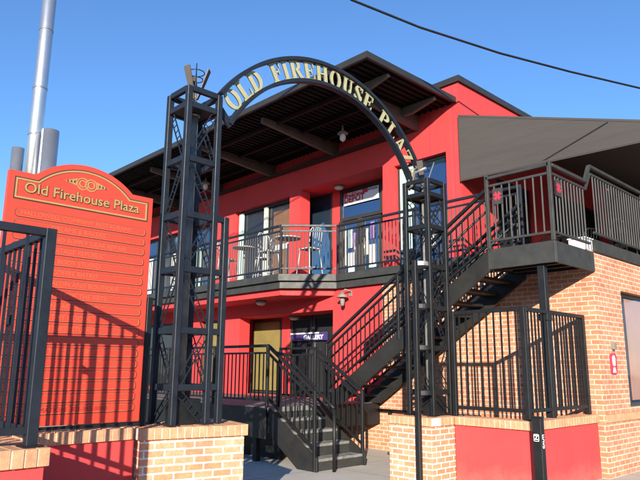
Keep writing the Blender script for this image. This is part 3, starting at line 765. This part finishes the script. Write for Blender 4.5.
# ------------------------------------------------------------------ arch with letters
ar = thing('entrance_arch', (-6.05, 6.03, 4.4), 'curved steel arch sign with cream letters spanning between the two towers', 'arch sign')
AC = (6.03, 3.58); AX = -6.05
def ring(r0, r1, a0, a1, n=64):
    return [(AC[0]+r1*math.cos(a0+(a1-a0)*i/n), AC[1]+r1*math.sin(a0+(a1-a0)*i/n)) for i in range(n+1)] + \
           [(AC[0]+r0*math.cos(a1+(a0-a1)*i/n), AC[1]+r0*math.sin(a1+(a0-a1)*i/n)) for i in range(n+1)]
part('outer_band', prism(BM(), [ring(2.345, 2.395, rad(33), rad(146))], sidefn, AX-.05, AX+.05), M['blackblue'], ar, .004)
part('inner_band', prism(BM(), [ring(2.035, 2.085, rad(27), rad(152))], sidefn, AX-.05, AX+.05), M['blackblue'], ar, .004)
def pol(r_, a): return (AC[0]+r_*math.cos(rad(a)), AC[1]+r_*math.sin(rad(a)))
for a in (152, 27):
    p, q = pol(2.03, a), pol(2.28 if a > 90 else 2.33, a-2 if a > 90 else a+2)
    part('end_bar', beam(BM(), (AX, *p), (AX, *q), .09, .03, (1,0,0)), M['blackblue'] if a > 90 else M['bright'], ar)
part('end_bracket', tube(BM(), [(-6.05, 7.80, 4.62), (-6.05, 7.74, 4.47), (-5.98, 7.70, 4.42), (-5.88, 7.66, 4.47), (-5.83, 7.66, 4.66), (-5.60, 7.64, 4.68)], .022, 10), M['bright'], ar)
# glyphs as stroke polygons in a unit box
def arcseg(cx, cz, rx, rz, ix, iz, a0, a1, n=22):
    o = [(cx+rx*math.cos(rad(a0+(a1-a0)*i/n)), cz+rz*math.sin(rad(a0+(a1-a0)*i/n))) for i in range(n+1)]
    i_ = [(cx+ix*math.cos(rad(a1+(a0-a1)*i/n)), cz+iz*math.sin(rad(a1+(a0-a1)*i/n))) for i in range(n+1)]
    return o+i_
def R_(a, b_, c, d): return [(a, c), (b_, c), (b_, d), (a, d)]
def stem(x, w=.24): return [R_(x, x+w, 0, 1), R_(x-.09, x+w+.09, 0, .09), R_(x-.09, x+w+.09, .91, 1)]
def bars(w): return [R_(.2, w, .91, 1), [(w-.10, .92), (w, .92), (w, .68), (w-.05, .68)]]
G = {
 'O': (.86, [arcseg(.43, .5, .43, .52, .20, .42, 0, 180), arcseg(.43, .5, .43, .52, .20, .42, 180, 360)]),
 'L': (.74, stem(.09)+[R_(.2, .74, 0, .09), [(.64, .08), (.74, .08), (.74, .34), (.69, .34)]]),
 'D': (.84, stem(.09)+[arcseg(.34, .5, .50, .5, .26, .40, -90, 90)]),
 'I': (.42, stem(.09)),
 'F': (.70, stem(.09)+bars(.70)+[R_(.3, .55, .46, .55), [(.50, .36), (.56, .34), (.56, .67), (.50, .65)]]),
 'R': (.86, stem(.09)+[arcseg(.38, .745, .38, .255, .16, .165, -90, 90), [(.36, .5), (.58, .5), (.88, 0), (.62, 0)]]),
 'E': (.74, stem(.09)+bars(.72)+[R_(.3, .55, .46, .55), [(.50, .36), (.56, .34), (.56, .67), (.50, .65)], R_(.2, .74, 0, .09), [(.64, .08), (.74, .08), (.74, .34), (.69, .34)]]),
 'H': (.92, stem(.09)+stem(.59)+[R_(.32, .6, .46, .55)]),
 'U': (.84, [R_(.09, .31, .32, 1), R_(0, .40, .91, 1), R_(.60, .72, .32, 1), R_(.50, .84, .91, 1), arcseg(.405, .33, .315, .35, .10, .24, 180, 360)]),
 'S': (.66, [arcseg(.33, .745, .31, .275, .12, .17, 20, 180), arcseg(.33, .745, .31, .275, .12, .17, 180, 250), [(.03, .70), (.20, .80), (.63, .30), (.44, .20)], arcseg(.33, .26, .32, .28, .12, .17, -180, 0), arcseg(.33, .26, .32, .28, .12, .17, 0, 40), [(.02, .08), (.09, .08), (.09, .34), (.02, .34)], [(.56, .68), (.62, .68), (.62, .96), (.56, .96)]]),
 'P': (.78, stem(.09)+[arcseg(.38, .73, .40, .27, .17, .18, -90, 90)]),
 'A': (.90, [[(.10, 0), (.22, 0), (.47, 1), (.38, 1)], [(.56, 0), (.82, 0), (.52, 1), (.38, 1)], R_(.2, .64, .27, .36), R_(0, .30, 0, .08), R_(.48, .90, 0, .08)]),
 'Z': (.76, [R_(.04, .74, .91, 1), R_(.0, .76, 0, .09), [(.0, .05), (.24, .05), (.74, .95), (.50, .95)], [(.04, .92), (.12, .92), (.08, .68), (.04, .68)], [(.66, .08), (.76, .08), (.76, .34), (.71, .34)]]),
}
word = 'OLD FIREHOUSE PLAZA'
Hh = .262; gap = .14; spw = .52; rm = 2.20
tot = sum((G[ch][0] if ch != ' ' else spw)*Hh for ch in word)+gap*Hh*(len(word)-1)
A0, A1 = rad(146.5), rad(29.5)
avail = (A0-A1)*rm; ksp = avail/tot; cur = 0
for ch in word:
    wch = (G[ch][0] if ch != ' ' else spw)*Hh*ksp
    if ch != ' ':
        ang = A0-(cur+wch/2)/rm
        rd = Vector((math.cos(ang), math.sin(ang))); tg = Vector((math.sin(ang), -math.cos(ang)))
        gw = G[ch][0]
        bm = BM()
        def fn(u, v, t):
            k = min(ksp, 1.12)
            p = Vector(AC)+rd*(2.079+v*Hh*1.025)+tg*((u-gw/2)*Hh*k)
            return (t, p.x, p.y)
        for k, poly in enumerate(G[ch][1]):
            prism(bm, [poly], fn, AX-.008-.0006*k, AX+.010+.0008*k)
        o = part('letter', bm, M['letter'], ar)
        o.data.materials.append(M['letterback'])
        for f in o.data.polygons:
            if abs(f.normal.x) < .5: f.material_index = 1
    cur += wch+gap*Hh*ksp

# ------------------------------------------------------------------ directory sign
SX = -6.2
sg = thing('directory_sign', (SX, 2.56, LZ), 'large bright red arched directory board with gold framed title', 'sign')
SY0, SY1, SZ0, SH = 1.80, 3.325, 1.04, 3.45
def sign_outline(ins=0, n=24):
    y0, y1 = SY0+ins, SY1-ins; z0 = SZ0+ins; sh = SH-ins
    # shoulders, then arch
    ym = (SY0+SY1)/2; w = .515-ins*.45; h = .205
    R = (w*w+h*h)/(2*h); cz = sh+h-R
    a = math.asin(w/R)
    pts = [(y0, z0), (y1, z0), (y1, sh), (ym+w, sh)]
    pts += [(ym+R*math.sin(a-2*a*i/n), cz+R*math.cos(a-2*a*i/n)) for i in range(1, n)]
    pts += [(ym-w, sh), (y0, sh)]
    return pts
def sfn(u, v, t): return (SX+t, u, v)
part('board', prism(BM(), [sign_outline()], sfn, -.06, 0), M['signred'], sg, .004)
def title(ins, zb):
    p = sign_outline(ins); p[0] = (p[0][0], zb); p[1] = (p[1][0], zb); return p
ZT = 3.172
for nm, i0, i1, zb0, zb1, mt, t in (('title_frame', .055, .066, ZT, ZT+.011, M['dark'], .004), ('title_frame', .0665, .084, ZT+.0115, ZT+.028, M['gold'], .006)):
    part(nm, prism(BM(), [title(i0, zb0), title(i1, zb1)[::-1]], sfn, .0005, t), mt, sg)
ym = (SY0+SY1)/2
text('title_outline', 'Old Firehouse Plaza', .146, (SX+.004, ym-.01, ZT+.125), (0,1,0), sg, M['dark'], .0055, .002, 1.03)
text('title_lettering', 'Old Firehouse Plaza', .146, (SX+.008, ym-.01, ZT+.125), (0,1,0), sg, M['gold'], .0018, .002, 1.03)
# emblem: twin rings with wings
bm = BM()
def circ(cy, cz, r, n=22): return [(cy+r*math.cos(2*PI*i/n), cz+r*math.sin(2*PI*i/n)) for i in range(n)]
EZ = 3.45
for k, (c, r_) in enumerate(((-.045, .066), (.045, .066), (-.045, .040), (.045, .040))):
    prism(bm, [circ(ym+c, EZ, r_), circ(ym+c, EZ, r_-.011)[::-1]], sfn, .0005, .004+.0006*k)
for s in (-1, 1):
    prism(bm, [[(ym+s*.235, EZ), (ym+s*.10, EZ+.05), (ym+s*.12, EZ+.012), (ym+s*.10, EZ-.03)]], sfn, .0005, .004)
part('emblem', bm, M['gold'], sg)
bm = BM()
for s in (-1, 1):
    for k in range(3):
        prism(bm, [[(ym+s*(.215-.035*k), EZ+.002), (ym+s*(.20-.035*k), EZ+.016+.006*k), (ym+s*(.195-.035*k), EZ-.010)]], sfn, .0062, .0072)
part('emblem_dark_marks', bm, M['dark'], sg)  # dark painted marks on the emblem wings
rows = ['HALLOWELL COMPANY RESTAURANT', 'DREAMS & BAKERS', 'DRUMS AND SUPPLY GEAR REPAIR', 'VINTAGE REPUBLIC', 'A BODY STUDIO', 'COFFEE BISTRO',
        'SMALL SALON AND BOUTIQUE', 'GALLERY OF THE ARTS', 'FINE ART STUDIO', 'DRY GOODS', 'FITNESS STUDIO', 'MOUNTAIN OUTFITTERS', 'TAILOR SHOP', '', '', '', '', 'INFORMATION  303-342-8000']
N = len(rows); ztop_, zbot = 3.045, 1.185; dz = (ztop_-zbot)/(N-1)
for i, s in enumerate(rows):
    zc = ztop_-i*dz; hh = dz*.36
    a = rrect(SY0+.088, SY1-.066, zc-hh-.004, zc+hh+.001, .032, 4); b_ = rrect(SY0+.094, SY1-.074, zc-hh+.004, zc+hh-.004, .026, 4); c_ = rrect(SY0+.098, SY1-.078, zc-hh+.0075, zc+hh-.0075, .023, 4)
    sl_ = part('name_slot', prism(BM(), [a, b_[::-1]], sfn, .0005, .004), M['dark'], sg)
    part('slot_border', prism(BM(), [b_, c_[::-1]], sfn, .0003, .0032), M['goldfaint'], sl_)
    if s: text('lettering', s, .062, (SX+.002, ym-.04, zc), (0,1,0), sl_, M['textfaint'] if i < N-1 else M['textdark'], .0, .0012, 1.08)
for y in (SY1+.045, SY0-.03):
    part('post', B(SX-.06, SX+.005, y-.032, y+.032, LZ-.0, 2.34), M['black'], sg, .005)
part('bottom_rail', B(SX-.055, SX-.02, SY0, SY1+.012, LZ+.012, LZ+.042), M['black'], sg)

# ------------------------------------------------------------------ lamps
def barn_lamp(x, y, z, lab):
    t = thing('hanging_lamp', (x, y, z), lab, 'lamp', 'glass jar lamps under the canopy')
    part('stem', cyl(BM(), (x, y, z+.14), (x, y, z+.30), .018), M['bright'], t)
    part('shade', lathe(BM(), (x, y, z), [(.02, .18), (.05, .15), (.13, .08), (.13, .07), (.04, .07)], 20), M['stone'], t)
    part('globe', lathe(BM(), (x, y, z), [(.05, .068), (.075, .0), (.07, -.07), (.03, -.11), (.01, -.125)], 16), M['lampglass'], t)
barn_lamp(-9.75, 10.05, 6.98, 'glass jar lamp hanging from the canopy, above the balcony shop door')
barn_lamp(-15.55, 10.05, 6.98, 'glass jar lamp hanging from the canopy, seen through the left tower')
def dome_lamp(x, y, z, lab):
    t = thing('dome_lamp', (x, y, z), lab, 'lamp', 'round ceiling lamps')
    part('housing', lathe(BM(), (x, y, z), [(.13, 0), (.15, -.03), (.14, -.05)], 20), M['stone'], t)
    part('diffuser', lathe(BM(), (x, y, z), [(.125, -.051), (.11, -.09), (.05, -.115)], 20), M['lampglass'], t)
dome_lamp(-11.35, 11.55, 6.423, 'round ceiling lamp over the balcony shop door')
dome_lamp(-12.0, 9.5, 3.199, 'round ceiling lamp under the balcony bay')
dome_lamp(-11.9, 10.5, 2.887, 'round ceiling lamp over the lower entrance doors')
t = thing('wall_lantern', (-9.5, 9.9, 3.05), 'small dark lantern on a curled bracket on the red wall beneath the balcony', 'lamp')
lx, ly, lz = -9.50, 9.78, 3.05
part('bracket', tube(BM(), [(lx+.10, 9.948, lz+.16), (lx+.12, 9.88, lz+.22), (lx+.06, 9.80, lz+.24), (lx, ly, lz+.195)], .014, 8), M['stone'], t)
part('backplate', B(lx+.06, lx+.14, 9.93, 9.949, lz+.10, lz+.22), M['stone'], t, .004)
part('cap', lathe(BM(), (lx, ly, lz), [(.012, .20), (.04, .15), (.135, .075), (.135, .062), (.05, .062)], 18), M['stone'], t)
part('globe', lathe(BM(), (lx, ly, lz), [(.045, .06), (.055, 0), (.045, -.10), (.012, -.13)], 14), M['stone'], t)

# ------------------------------------------------------------------ furniture on the balcony
def bar_table(x, y, z, h, mat, lab, top_r=.32):
    t = thing('bistro_table', (x, y, z), lab, 'table')
    part('top', lathe(BM(), (x, y, z+h), [(top_r-.01, -.03), (top_r, -.02), (top_r, -.005), (top_r-.01, 0)], 24), mat, t)
    part('stem', cyl(BM(), (x, y, z+.03), (x, y, z+h-.03), .025), mat, t)
    for k in range(4):
        a = k*PI/2+.5
        part('foot', beam(BM(), (x+.03*math.cos(a), y+.03*math.sin(a), z+.05), (x+.3*math.cos(a), y+.3*math.sin(a), z+.015), .03, .02), mat, t)
def chair(x, y, z, ang, sh, mat, lab, grp):
    t = thing('bistro_chair', (x, y, z), lab, 'chair', grp)
    ca, sa = math.cos(ang), math.sin(ang)
    def P(u, v, w): return (x+u*ca-v*sa, y+u*sa+v*ca, z+w)
    s = .19
    bm = BM(); prism(bm, [[(-s, -s), (s, -s), (s, s), (-s, s)]], lambda u, v, tt: P(u, v, tt), sh-.015, sh+.01); part('seat', bm, mat, t)
    for a, c_ in ((-1, -1), (1, -1), (1, 1), (-1, 1)):
        part('leg', cyl(BM(), P(a*.24, c_*.22, 0), P(a*.16, c_*.16, sh-.015), .013, n=8), mat, t)
    part('footrest', tube(BM(), [P(.21, -.2, sh*.35), P(.21, .2, sh*.35), P(-.21, .2, sh*.35), P(-.21, -.2, sh*.35), P(.21, -.2, sh*.35)], .009, 6), mat, t)
    part('back_frame', tube(BM(), [P(-.17, -.18, sh), P(-.22, -.19, sh+.40), P(-.24, -.12, sh+.50), P(-.24, .12, sh+.50), P(-.22, .19, sh+.40), P(-.17, .18, sh)], .013, 8), mat, t)
    for v in (-.10, -.03, .03, .10):
        part('back_rod', tube(BM(), [P(-.175, v, sh), P(-.24, v, sh+.49)], .007, 6), mat, t)
bar_table(-11.2, 9.65, FL, 1.02, M['whitemetal'], 'tall round white bistro table behind the balcony bay railing')
chair(-11.75, 9.5, FL, 0, .72, M['whitemetal'], 'white metal bar stool with back left of the tall bistro table', 'white bar stools on the balcony')
chair(-10.75, 9.95, FL, PI, .72, M['whitemetal'], 'white metal bar stool with back right of the tall bistro table', 'white bar stools on the balcony')
bar_table(-12.9, 9.6, FL, 1.0, M['whitemetal'], 'round white bistro table near the dark balcony window', .3)
chair(-12.5, 9.95, FL, PI*1.2, .70, M['whitemetal'], 'white metal bar stool between the two balcony tables', 'white bar stools on the balcony')
chair(-13.4, 9.45, FL, .3, .70, M['whitemetal'], 'leftmost white metal bar stool on the balcony', 'white bar stools on the balcony')
for i, (x, y, a, lab) in enumerate(((-6.3, 12.3, .4, 'dark patio chair nearest the red corner behind the deck railing'), (-5.6, 13.4, 2.6, 'dark patio chair in the middle of the roof patio'), (-4.7, 13.0, 1.4, 'dark patio chair at the right end of the roof patio'))):
    chair(x, y, 3.62, a, .46, M['black'], lab, 'dark patio chairs')
bar_table(-5.9, 12.8, 3.62, .74, M['black'], 'round dark table between chairs on the roof patio', .4)
t = thing('bright_patch_box', (-4.6, 11.5, 3.62), 'white box added for sunlit patches behind the side railing', 'added_box')
part('box', B(-4.75, -4.45, 10.6, 11.7, 3.63, 3.84), M['white'], t, .01)  # added white block in place of sunlit patches behind the railing
part('rim', B(-4.77, -4.43, 10.58, 11.72, 3.841, 3.86), M['white'], t)

# ------------------------------------------------------------------ pole, wire
pp = thing('flue_stack', (-24.9, 8.3, 0), 'tall silver steel flue rising behind the directory board', 'chimney')
def col_(n, x, y, z0, z1, r): return part(n, cyl(BM(), (x, y, z0), (x, y, z1), r, n=28), M['steel'], pp)
c = col_('tall_pipe', -24.95, 8.05, 0, 26, .27)
for z in (8.6, 10.6, 12.6, 15.2, 18):
    part('joint_band', cyl(BM(), (-24.95, 8.05, z), (-24.95, 8.05, z+.07), .285, n=28), M['steel'], c)
col_('short_pipe', -24.35, 8.42, 0, 10.75, .33); col_('short_pipe', -25.6, 7.66, 0, 10.15, .24)
wr = thing('overhead_wire', (-5, 8, 9), 'single dark overhead cable sloping across the sky on the right', 'cable')

# wire in world space: hangs between two far poles, slack in the middle
WP = [(-8.5, 1.8, 9.0), (-7.161, 6.326, 8.29), (-6.865, 7.313, 8.03), (-6.441, 8.729, 7.90), (-5.873, 10.626, 7.87), (-5.298, 12.545, 7.94), (-4.633, 14.766, 8.07), (-3.2, 19.5, 8.5)]
pts = []
for i in range(len(WP)-1):
    for k in range(6): pts.append(lerp(WP[i], WP[i+1], k/6))
pts.append(WP[-1])
part('cable', tube(BM(), pts, .022, 6), M['black'], wr)

# row out of view, added to block low sky light; also reflected in the panes
bx = -20
for k, (x0, x1, y0, y1, hh, mt, lab) in enumerate((
    (-20, -6, -30, -17, 5.6, 'brownbrick', 'added brown brick sky blocker opposite, out of view, left part'),
    (-5.5, 9, -30, -17, 6.4, 'pink', 'added salmon rendered sky blocker opposite, out of view'),
    (9.5, 26, -30, -17.5, 5.4, 'brownbrick', 'added brown brick sky blocker opposite, out of view, right part'),
    (24, 36, -12, 8, 6.2, 'brownbrick', 'added brown brick sky blocker down the street, out of view'),
    (24, 36, 9, 30, 5.4, 'pink', 'added salmon rendered sky blocker down the street, out of view'))):
    q = thing('offcamera_building', ((x0+x1)/2, (y0+y1)/2, 0), lab, 'building')
    part('wall', B(x0, x1, y0, y1, 0, hh), M[mt], q)
    part('roof_edge', box(box(BM(), x0-.1, x1+.1, y0-.1, y1+.1, hh+.002, hh+.2), x0+1, x0+2, y0+3, y0+4, hh+.202, hh+.7), M['fascia'], q)
    if x0 < 20:
        a = x0+1.2
        while a < x1-2:
            window(q, 'window', a, a+1.6, y1+.03, .9, 2.7, M['glassdark'], fr=.08); a += 2.6
ob = thing('offcamera_building', (-34, -20, 0), 'added brown brick building across the street, out of view, reflected in the panes', 'building')
part('wall', B(-46, -22, -26, -14, 0, 7.5), M['brownbrick'], ob)
part('roof', prism(BM(), [[(-47, 7.5), (-21, 7.5), (-34, 10.5)]], lambda u, v, t: (u, t, v), -26.5, -13.5), M['fascia'], ob)

for o in list(bpy.data.objects):
    if '_w' in o: del o['_w']

# ------------------------------------------------------------------ camera
yaw, pit, rol = rad(43.73), rad(11.6), rad(.434)
# world axes follow the building: x along the front (to the right), y away from it
def cam_basis():
    cp, sp = math.cos(pit), math.sin(pit)
    fwv = Vector((0, cp, sp)); rt = Vector((1, 0, 0)); up = rt.cross(fwv)
    cr, sr = math.cos(rol), math.sin(rol)
    rt2 = rt*cr+up*sr; up2 = up*cr-rt*sr
    X = Vector((math.sin(yaw), -math.cos(yaw), 0)); Y = Vector((math.cos(yaw), math.sin(yaw), 0)); Z = Vector((0,0,1))
    def tob(v): return Vector((v.dot(X), v.dot(Y), v.dot(Z)))
    return tob(rt2), tob(up2), tob(fwv)
r_, u_, f_ = cam_basis()
cd = bpy.data.cameras.new('camera'); co = bpy.data.objects.new('camera', cd); COL.objects.link(co)
mw = Matrix.Identity(4)
for i in range(3): mw[i][0] = r_[i]; mw[i][1] = u_[i]; mw[i][2] = -f_[i]
mw.translation = (0, 0, 1.6)
co.matrix_world = mw
cd.sensor_width = 36; cd.lens = 622.5/640*36; cd.clip_end = 1000; cd.clip_start = .05
sc.camera = co

# ------------------------------------------------------------------ light
S = Vector((.844, -1, .379)).normalized()
ld = bpy.data.lights.new('sun', 'SUN'); lo = bpy.data.objects.new('sun', ld); COL.objects.link(lo)
ld.energy = 4.6; ld.angle = rad(.5); ld.color = (1, .90, .76)
lo.rotation_euler = (-S).to_track_quat('-Z', 'Y').to_euler()
w = bpy.data.worlds.new('World'); sc.world = w; w.use_nodes = True
nt = w.node_tree; bg = nt.nodes['Background']
sky = nt.nodes.new('ShaderNodeTexSky'); sky.sky_type = 'NISHITA'; sky.sun_disc = False
sky.sun_elevation = math.asin(S.z); sky.sun_rotation = math.atan2(S.x, S.y)
sky.air_density = .95; sky.dust_density = .25; sky.ozone_density = 6.0; sky.altitude = 0
nt.links.new(sky.outputs[0], bg.inputs[0]); bg.inputs[1].default_value = .122
sc.view_settings.view_transform = 'Standard'; sc.view_settings.look = 'None'
sc.view_settings.exposure = 1.05; sc.view_settings.gamma = 1
sc.view_settings.use_curve_mapping = False
sc.render.engine = 'CYCLES'
